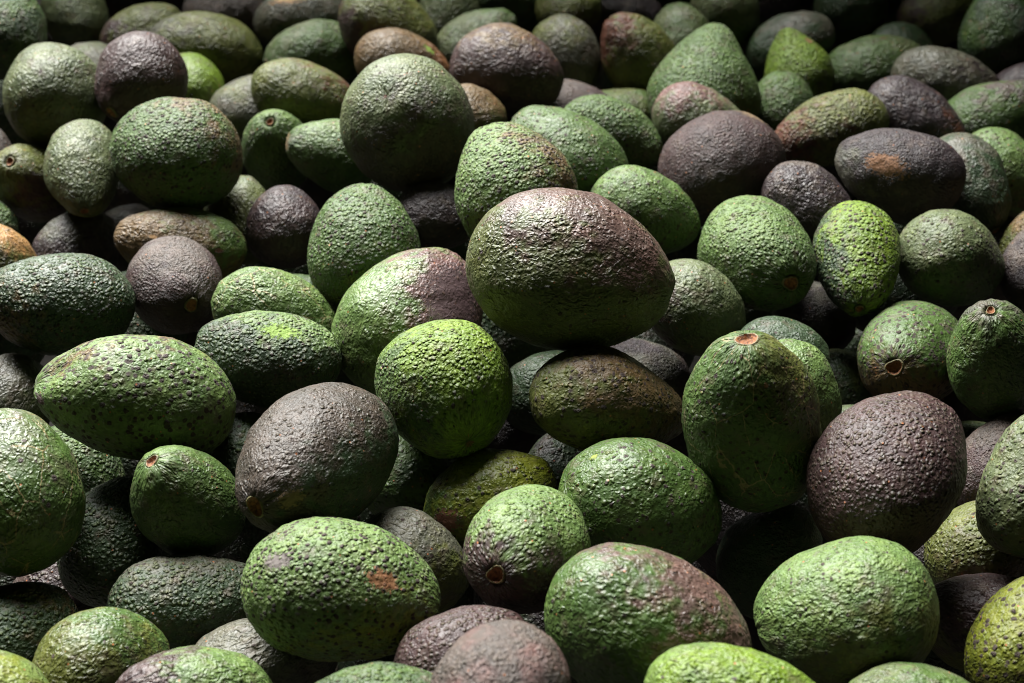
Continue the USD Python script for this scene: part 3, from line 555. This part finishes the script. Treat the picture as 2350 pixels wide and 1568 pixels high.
     'dim green avocado cut by the bottom frame edge'),
    ((-0.0225, -0.2186, -0.0116), (0.9026, 0.3600, 0.2360), 0.0258, 1.349, 0.20, 'H', 'PB', 'PB', None, 0.40, 0, [], {}, 38,
     'small purple-brown beaded avocado behind the frosted purple-grey one'),
    ((-0.0031, -0.2694, 0.0355), (0.4671, 0.8609, 0.2018), 0.0287, 1.058, 0.15, 'F', 'PG', 'PK', None, 0.40, 0, [], {}, 55,
     'frosted purple-grey avocado at the bottom edge'),
    ((0.0642, -0.2106, 0.0008), (0.9155, -0.3620, -0.1754), 0.0367, 1.367, 0.22, 'L', 'G', 'PM', (0.6730, 0.3354, 0.6592), 0.50, 0, [], {'gloss': 1, 'cell': 1.3}, 80,
     'large green avocado with a mauve flank, tapering toward the pale green one'),
    ((0.0959, -0.2662, 0.0229), (0.9725, -0.2320, 0.0185), 0.0243, 1.620, 0.20, 'N', 'LM', 'LG', None, 0.40, 0, [((0.0745, -0.3413, 0.9370), 0.11, 'PG')], {}, 72,
     'pale lime avocado with a purple bruise, cut by the bottom edge'),
    ((0.1604, -0.1940, -0.0085), (-0.9510, -0.0286, -0.3080), 0.0361, 1.256, 0.25, 'L', 'LG', 'OL', (0.3811, -0.8812, -0.2796), 0.50, 0, [], {'speck': 0.12, 'cell': 0.8}, 72,
     'large matt green avocado in the foreground'),
    ((0.2503, -0.1575, -0.0623), (-0.9702, 0.2419, 0.0152), 0.0283, 1.393, 0.25, 'L', 'PB', 'OL', (-0.5864, -0.6692, -0.4564), 0.40, 0, [], {}, 43,
     'brown-purple avocado with its green-rimmed stem end against the large matt green one'),
    ((0.2496, -0.1986, -0.0279), (0.2306, 0.7166, 0.6583), 0.0267, 1.373, 0.30, 'P', 'YG', 'BR', (0.3170, -0.9171, -0.2417), 0.30, 0, [], {'speck': 0.35}, 46,
     'yellow-green avocado with rusty dents, in the lower corner by the brown-purple one'),
    ((0.2646, -0.1036, -0.0657), (0.9056, 0.0220, 0.4237), 0.0284, 1.195, 0.20, 'H', 'OL', 'BR', (0.3449, -0.8916, -0.2935), 0.50, 0, [], {}, 30,
     'small olive-brown beaded avocado below the pale green one at the frame edge'),
    ((0.2719, -0.1109, -0.0070), (0.1959, 0.6527, 0.7319), 0.0258, 1.509, 0.25, 'P', 'GG', 'G', (0.3439, -0.8827, -0.3203), 0.40, 0, [], {}, 53,
     'pale green bumpy avocado at the frame edge above the small beaded one'),
    ((0.2858, -0.0495, -0.0536), (0.4960, 0.4807, 0.7231), 0.0279, 1.205, 0.20, 'F', 'PB', 'PG', (-0.2123, 0.5510, 0.8071), 0.40, 0, [], {}, 35,
     'dusky purple avocado between the large beaded one and the pale green bumpy one'),
    ((0.2888, -0.0074, -0.0953), (0.9496, -0.2400, 0.2014), 0.0284, 1.304, 0.20, 'H', 'OL', 'DG', None, 0.40, 0, [], {}, 22,
     'small olive avocado in the hollow behind the large beaded purple one'),
    ((0.1968, -0.0257, -0.0675), (0.5024, 0.5187, 0.6918), 0.0275, 1.161, 0.20, 'S', 'DG', 'GG', None, 0.40, 0, [], {}, 24,
     'dim green avocado between the tall standing one and the large beaded one'),
    ((0.1810, -0.2535, -0.0091), (0.9904, 0.0291, 0.1349), 0.0256, 1.411, 0.20, 'W', 'G', 'GG', None, 0.40, 0, [], {}, 37,
     'green wrinkled avocado cut by the bottom edge, below the large matt one'),
    ((0.1436, -0.1072, -0.0687), (0.5154, 0.5797, 0.6311), 0.0276, 1.245, 0.20, 'F', 'DG', 'DG', None, 0.40, 0, [], {}, 44,
     'blackish green avocado deep in shadow between the glossy green and the beaded one'),
    ((0.0281, -0.0502, -0.0695), (0.1770, 0.7027, 0.6891), 0.0269, 1.323, 0.20, 'P', 'DG', 'DP', None, 0.40, 0, [], {}, 27,
     'dark grey knobbly avocado deep under the olive-brown one'),
    ((0.0808, 0.0623, -0.0845), (0.9962, -0.0669, 0.0561), 0.0270, 1.393, 0.20, 'F', 'DP', 'GR', None, 0.40, 0, [], {}, 26,
     'dark grey avocado glimpsed beneath the biggest one'),
    ((-0.0520, 0.1609, -0.0255), (0.9985, 0.0415, -0.0348), 0.0261, 1.079, 0.20, 'W', 'DP', 'DP', None, 0.40, 0, [], {}, 27,
     'blackish avocado in the gap under the very large round one'),
    ((-0.2575, -0.0987, -0.1037), (0.4332, 0.7696, 0.4691), 0.0288, 1.217, 0.20, 'H', 'DP', 'PB', None, 0.40, 0, [], {}, 37,
     'blackish purple beaded avocado deep in shadow under the veined smooth one'),
    ((-0.2446, -0.0819, -0.1616), (0.9619, 0.2093, -0.1757), 0.0309, 1.161, 0.20, 'B', 'DG', 'DG', None, 0.40, 0, [], {}, 24,
     'small blackish green avocado deep beside the shadowed grey-green one'),
    ((0.1073, 0.2567, -0.0770), (0.9950, -0.0767, 0.0644), 0.0277, 1.130, 0.20, 'S', 'GR', 'DG', None, 0.40, 0, [], {}, 22,
     'small grey avocado deep behind the fresh green low-bumped one'),
    ((-0.1434, 0.3526, -0.0821), (0.9922, 0.0954, -0.0800), 0.0285, 1.217, 0.20, 'S', 'GR', 'GR', None, 0.40, 0, [], {}, 22,
     'small grey avocado peeking over the ridged green one'),
    ((-0.2915, 0.2337, -0.1003), (0.4974, 0.6142, 0.6126), 0.0287, 1.130, 0.20, 'S', 'DP', 'GR', None, 0.40, 0, [], {}, 22,
     'dark avocado glimpsed above the long wrinkled brown-green one'),
    ((-0.1416, 0.1140, -0.0705), (0.9891, 0.1127, -0.0945), 0.0274, 1.238, 0.20, 'S', 'DG', 'G', None, 0.40, 0, [], {}, 22,
     'dim green avocado behind the light green wrinkled one'),
    ((0.2176, 0.0610, -0.0954), (0.9736, -0.1749, 0.1468), 0.0287, 1.030, 0.20, 'P', 'DG', 'OL', None, 0.40, 0, [], {}, 24,
     'dim olive avocado in the hollow beside the brown-dotted green one'),
    ((0.2045, 0.1104, -0.0753), (0.9777, -0.1608, 0.1349), 0.0275, 1.043, 0.20, 'F', 'DP', 'GR', None, 0.40, 0, [], {}, 22,
     'blackish avocado in the hollow below the bright green round one'),
    ((-0.0328, 0.2833, -0.0209), (0.9995, 0.0239, -0.0200), 0.0263, 1.127, 0.15, 'W', 'BR', 'OL', (0.8449, -0.4377, -0.3076), 0.40, 0, [], {}, 22,
     'olive-brown avocado showing only a sliver behind the very large round one'),
    ((0.0854, 0.3880, -0.0875), (0.9334, 0.1250, 0.3364), 0.0292, 1.400, 0.20, 'W', 'OL', 'G', None, 0.40, 0, [], {}, 22,
     'small olive avocado deep under the red-brown and green one'),
    ((-0.3550, 0.4139, -0.0597), (0.3105, 0.8910, 0.3313), 0.0280, 1.260, 0.15, 'S', 'GR', 'GG', None, 0.40, 0, [], {}, 22,
     'pale grey-green avocado peeking out behind the big round grey-green one'),
    ((0.3385, 0.1836, -0.0983), (0.9495, -0.2405, 0.2018), 0.0263, 1.167, 0.20, 'F', 'PG', 'PG', None, 0.40, 0, [], {}, 22,
     'small grey avocado peeking out behind the grey-green dimpled one'),
    ((0.0315, 0.0284, -0.0642), (0.9844, 0.0893, 0.1516), 0.0260, 1.600, 0.20, 'W', 'DG', 'DG', None, 0.40, 0, [], {}, 26,
     'dark green avocado glimpsed between the biggest one and the olive-brown one'),
]
BURIED = [
    ((0.0015, 0.1017, -0.0900), (-0.2009, 0.3400, 0.9187), 0.0346, 1.392,
     'dark avocado buried in the gap below the biggest avocado of all'),
    ((0.1300, -0.0526, -0.0900), (-0.4000, 0.3816, 0.8333), 0.0317, 1.273,
     'dark avocado buried in the gap right of the glossy green avocado'),
    ((-0.1616, -0.0509, -0.1134), (-0.5108, 0.8529, 0.1081), 0.0336, 1.220,
     'dark avocado buried in the gap right of the plain green avocado'),
    ((0.2527, 0.6140, -0.0900), (-0.8252, -0.4464, -0.3462), 0.0349, 1.268,
     'dark avocado buried in the gap above the dim grey-green avocado behind the olive pear-shaped one'),
    ((-0.2609, 0.1301, -0.0949), (-0.2496, -0.9536, -0.1684), 0.0351, 1.218,
     'dark avocado buried in the gap below the round brown-grey fine-grained avocado'),
    ((0.2960, 0.0682, -0.1106), (-0.0347, -0.2787, -0.9597), 0.0340, 1.150,
     'dark avocado buried in the gap below the brown-dotted green avocado'),
    ((0.2790, 0.1593, -0.0900), (-0.7675, 0.1273, -0.6283), 0.0313, 1.392,
     'dark avocado buried in the gap above the brown-dotted green avocado'),
    ((-0.3824, 0.2820, -0.1230), (-0.8695, 0.1184, -0.4795), 0.0321, 1.390,
     'dark avocado buried in the gap below the small brown-olive avocado'),
    ((-0.4286, 0.3965, -0.0900), (-0.9852, -0.1156, -0.1267), 0.0325, 1.302,
     'dark avocado buried in the gap above the small brown-olive avocado'),
    ((-0.1591, 0.3545, -0.1389), (0.5408, -0.8053, -0.2428), 0.0296, 1.403,
     'dark avocado buried in the gap above the large green pebbly avocado dotted brown'),
    ((0.1388, 0.2624, -0.1325), (0.2204, 0.9431, 0.2490), 0.0356, 1.317,
     'dark avocado buried in the gap below the fresh green avocado'),
    ((-0.3788, 0.6140, -0.0900), (-0.4093, -0.0473, 0.9112), 0.0338, 1.289,
     'dark avocado buried in the gap right of the blue-green smooth avocado at the back'),
    ((0.3663, 0.6140, -0.0900), (-0.0299, 0.8575, -0.5136), 0.0338, 1.341,
     'dark avocado buried in the gap above the smooth green avocado'),
    ((0.1150, 0.0581, -0.1398), (-0.7791, 0.5874, -0.2191), 0.0356, 1.448,
     'dark avocado buried in the gap above the glossy green avocado'),
    ((0.0836, 0.5372, -0.1333), (0.2469, -0.6185, -0.7459), 0.0340, 1.404,
     'dark avocado buried in the gap below the red-brown and green glossy avocado'),
    ((-0.3115, 0.3110, -0.1095), (-0.5864, -0.0123, -0.8099), 0.0357, 1.245,
     'dark avocado buried in the gap right of the narrow grey-green avocado standing stem end down'),
    ((0.2911, 0.2403, -0.0900), (-0.2261, -0.5508, -0.8034), 0.0334, 1.430,
     'dark avocado buried in the gap right of the yellow-green knobbly avocado speckled black'),
    ((-0.1650, 0.0390, -0.0900), (0.3694, -0.6470, -0.6670), 0.0303, 1.397,
     'dark avocado buried in the gap below the dark grey-green pebbly avocado'),
    ((0.1908, 0.0182, -0.1525), (0.3772, -0.8954, 0.2365), 0.0350, 1.399,
     'dark avocado buried in the gap below the tall grey-green avocado standing stem end up'),
    ((0.0147, -0.1310, -0.0900), (-0.6654, 0.7319, 0.1468), 0.0324, 1.316,
     'dark avocado buried in the gap right of the frosted purple-grey avocado at the bottom edge'),
    ((-0.1631, 0.2301, -0.1185), (0.0200, -0.6965, -0.7172), 0.0321, 1.167,
     'dark avocado buried in the gap above the light green wrinkled avocado'),
    ((-0.3560, 0.4403, -0.1199), (0.8953, -0.2723, 0.3525), 0.0355, 1.417,
     'dark avocado buried in the gap above the narrow grey-green avocado standing stem end down'),
    ((-0.1199, 0.1195, -0.1375), (0.2274, -0.2706, -0.9354), 0.0350, 1.251,
     'dark avocado buried in the gap right of the dark grey-green pebbly avocado'),
    ((-0.0895, -0.0281, -0.1162), (0.6303, -0.7723, 0.0790), 0.0342, 1.300,
     'dark avocado buried in the gap below the large grey-purple bumpy avocado'),
    ((-0.3590, 0.1276, -0.1118), (0.7911, 0.4202, 0.4444), 0.0293, 1.195,
     'dark avocado buried in the gap above the pale grey-green avocado shining white'),
    ((0.2458, -0.0600, -0.1189), (0.1108, 0.6075, -0.7865), 0.0305, 1.330,
     'dark avocado buried in the gap right of the large matt green avocado in the foreground'),
    ((0.0991, 0.1281, -0.1027), (0.3773, 0.9261, 0.0063), 0.0319, 1.354,
     'dark avocado buried in the gap left of the tall grey-green avocado standing stem end up'),
    ((0.2585, 0.1878, -0.1628), (0.5328, -0.5161, 0.6707), 0.0339, 1.252,
     'dark avocado buried in the gap left of the brown-dotted green avocado'),
    ((0.1458, 0.6140, -0.0900), (-0.2441, -0.2955, 0.9237), 0.0325, 1.368,
     'dark avocado buried in the gap above the red-brown and green glossy avocado'),
    ((-0.0100, 0.0358, -0.1150), (-0.2694, -0.3688, -0.8896), 0.0294, 1.163,
     'dark avocado buried in the gap above the round beaded avocado'),
    ((0.2346, -0.1360, -0.1175), (0.3891, -0.5784, -0.7170), 0.0291, 1.317,
     'dark avocado buried in the gap above the green wrinkled avocado cut by the bottom edge'),
    ((0.2589, 0.3677, -0.1198), (-0.2378, -0.6338, 0.7360), 0.0327, 1.319,
     'dark avocado buried in the gap above the yellow-green knobbly avocado speckled black'),
    ((0.1716, 0.1571, -0.1073), (0.3145, 0.4649, -0.8276), 0.0329, 1.352,
     'dark avocado buried in the gap below the bright green round avocado'),
    ((-0.2413, 0.1817, -0.1474), (0.9279, -0.1739, -0.3298), 0.0357, 1.238,
     'dark avocado buried in the gap left of the dark grey-green pebbly avocado'),
    ((-0.3078, -0.0692, -0.1272), (0.8970, -0.2179, -0.3846), 0.0291, 1.224,
     'dark avocado buried in the gap above the dark green pebbled avocado'),
    ((-0.0256, -0.0830, -0.1237), (-0.8626, -0.5048, 0.0322), 0.0307, 1.170,
     'dark avocado buried in the gap above the frosted purple-grey avocado at the bottom edge'),
    ((-0.0346, 0.2180, -0.0900), (0.3614, -0.8064, 0.4681), 0.0328, 1.286,
     'dark avocado buried in the gap below the upright yellow-green avocado'),
    ((0.1227, -0.0389, -0.1560), (-0.0088, -0.7878, -0.6158), 0.0304, 1.370,
     'dark avocado buried in the gap right of the large green avocado'),
    ((-0.1399, 0.5035, -0.1036), (-0.9640, -0.2660, 0.0000), 0.0296, 1.431,
     'dark avocado buried in the gap right of the green wrinkled avocado'),
    ((-0.2123, 0.2582, -0.1396), (0.5327, 0.6355, -0.5589), 0.0294, 1.214,
     'dark avocado buried in the gap below the grey-green avocado tip'),
    ((0.0220, 0.5928, -0.1047), (0.8823, 0.4387, 0.1702), 0.0352, 1.223,
     'dark avocado buried in the gap left of the red-brown and green glossy avocado'),
    ((0.4206, 0.5812, -0.1170), (-0.1099, -0.9939, 0.0064), 0.0350, 1.269,
     'dark avocado buried in the gap above the dark grey avocado'),
    ((0.3794, 0.2651, -0.1143), (-0.1046, 0.6896, 0.7166), 0.0325, 1.181,
     'dark avocado buried in the gap below the light green avocado'),
    ((-0.2457, 0.0105, -0.1091), (-0.9297, 0.0405, 0.3661), 0.0317, 1.434,
     'dark avocado buried in the gap left of the plain green avocado'),
    ((-0.2353, 0.5723, -0.1122), (0.6835, -0.1663, -0.7108), 0.0316, 1.258,
     'dark avocado buried in the gap below the dark grey-green avocado'),
    ((-0.2261, 0.3680, -0.1200), (0.8053, 0.5045, -0.3115), 0.0294, 1.312,
     'dark avocado buried in the gap above the grey-green avocado tip'),
    ((-0.2290, -0.0055, -0.1774), (0.2212, -0.6785, -0.7005), 0.0324, 1.225,
     'dark avocado buried in the gap below the plain green avocado'),
    ((-0.4288, 0.5574, -0.0935), (0.2151, 0.7028, 0.6781), 0.0327, 1.205,
     'dark avocado buried in the gap left of the blue-green smooth avocado at the back'),
    ((-0.0881, 0.2871, -0.0900), (-0.5595, -0.0905, 0.8239), 0.0303, 1.250,
     'dark avocado buried in the gap below the very large round grey-green avocado'),
    ((0.1704, 0.0093, -0.2720), (0.9978, -0.0313, 0.0590), 0.0345, 1.292,
     'dark avocado buried in the gap above the pale lime avocado'),
    ((-0.0676, -0.1497, -0.1027), (-0.9230, 0.3264, -0.2038), 0.0326, 1.225,
     'dark avocado buried in the gap below the big lime-green avocado'),
]

# ------------------------------------------------------------------ the avocados that the photograph shows
for k, row in enumerate(ROWS):
    pos, axis, R, ratio, taper, style, c1, c2, blush, amount, scar, patches, opts, n, label = row
    name = numbered('avocado')
    x = UsdGeom.Xform.Define(stage, '/World/' + name)
    rows = frame_of(axis, k * 2.4)
    place(x, rows, pos)
    loc = lambda w: rows @ np.array(w)
    tip = fruit_mesh('/World/%s/skin' % name, R, ratio, taper, style, c1, c2, loc(blush) if blush else None, amount, scar,
                     [(loc(d), r, c) for d, r, c in patches], k + 1, n, skin(style, **{q: w for q, w in opts.items() if q != 'dents'}), .12 * math.sin(k * 1.7),
                     [(loc(d), r, q) for d, r, q in opts.get('dents', [])])
    if scar:
        add_scar('/World/' + name, R, tip, k)
    tag(x.GetPrim(), label, 'avocado', 'avocados in the heap')

# ------------------------------------------------------------------ the avocados glimpsed in the gaps under them
protos = []
for k, (st, c1, c2) in enumerate((('B', 'DG', 'DG'), ('F', 'DP', 'DP'), ('W', 'DG', 'DP'), ('H', 'DP', 'DG'))):
    cls = stage.CreateClassPrim('/_buried_avocado_%d' % k)
    fruit_mesh('/_buried_avocado_%d/skin' % k, .033, 1.3, .25, st, c1, c2, None, .4, 0, [], 300 + k, 22, skin(st), .05)
    protos.append('/_buried_avocado_%d' % k)
for k, (pos, axis, R, ratio, label) in enumerate(BURIED):
    x = UsdGeom.Xform.Define(stage, '/World/' + numbered('avocado'))
    x.GetPrim().GetReferences().AddInternalReference(protos[k % 4])
    x.GetPrim().SetInstanceable(True)
    s = R / .033
    place(x, frame_of(axis, k * 1.3) * np.array([[s], [s], [s * ratio / 1.3]]), pos)
    tag(x.GetPrim(), label, 'avocado', 'avocados buried in the dark gaps')
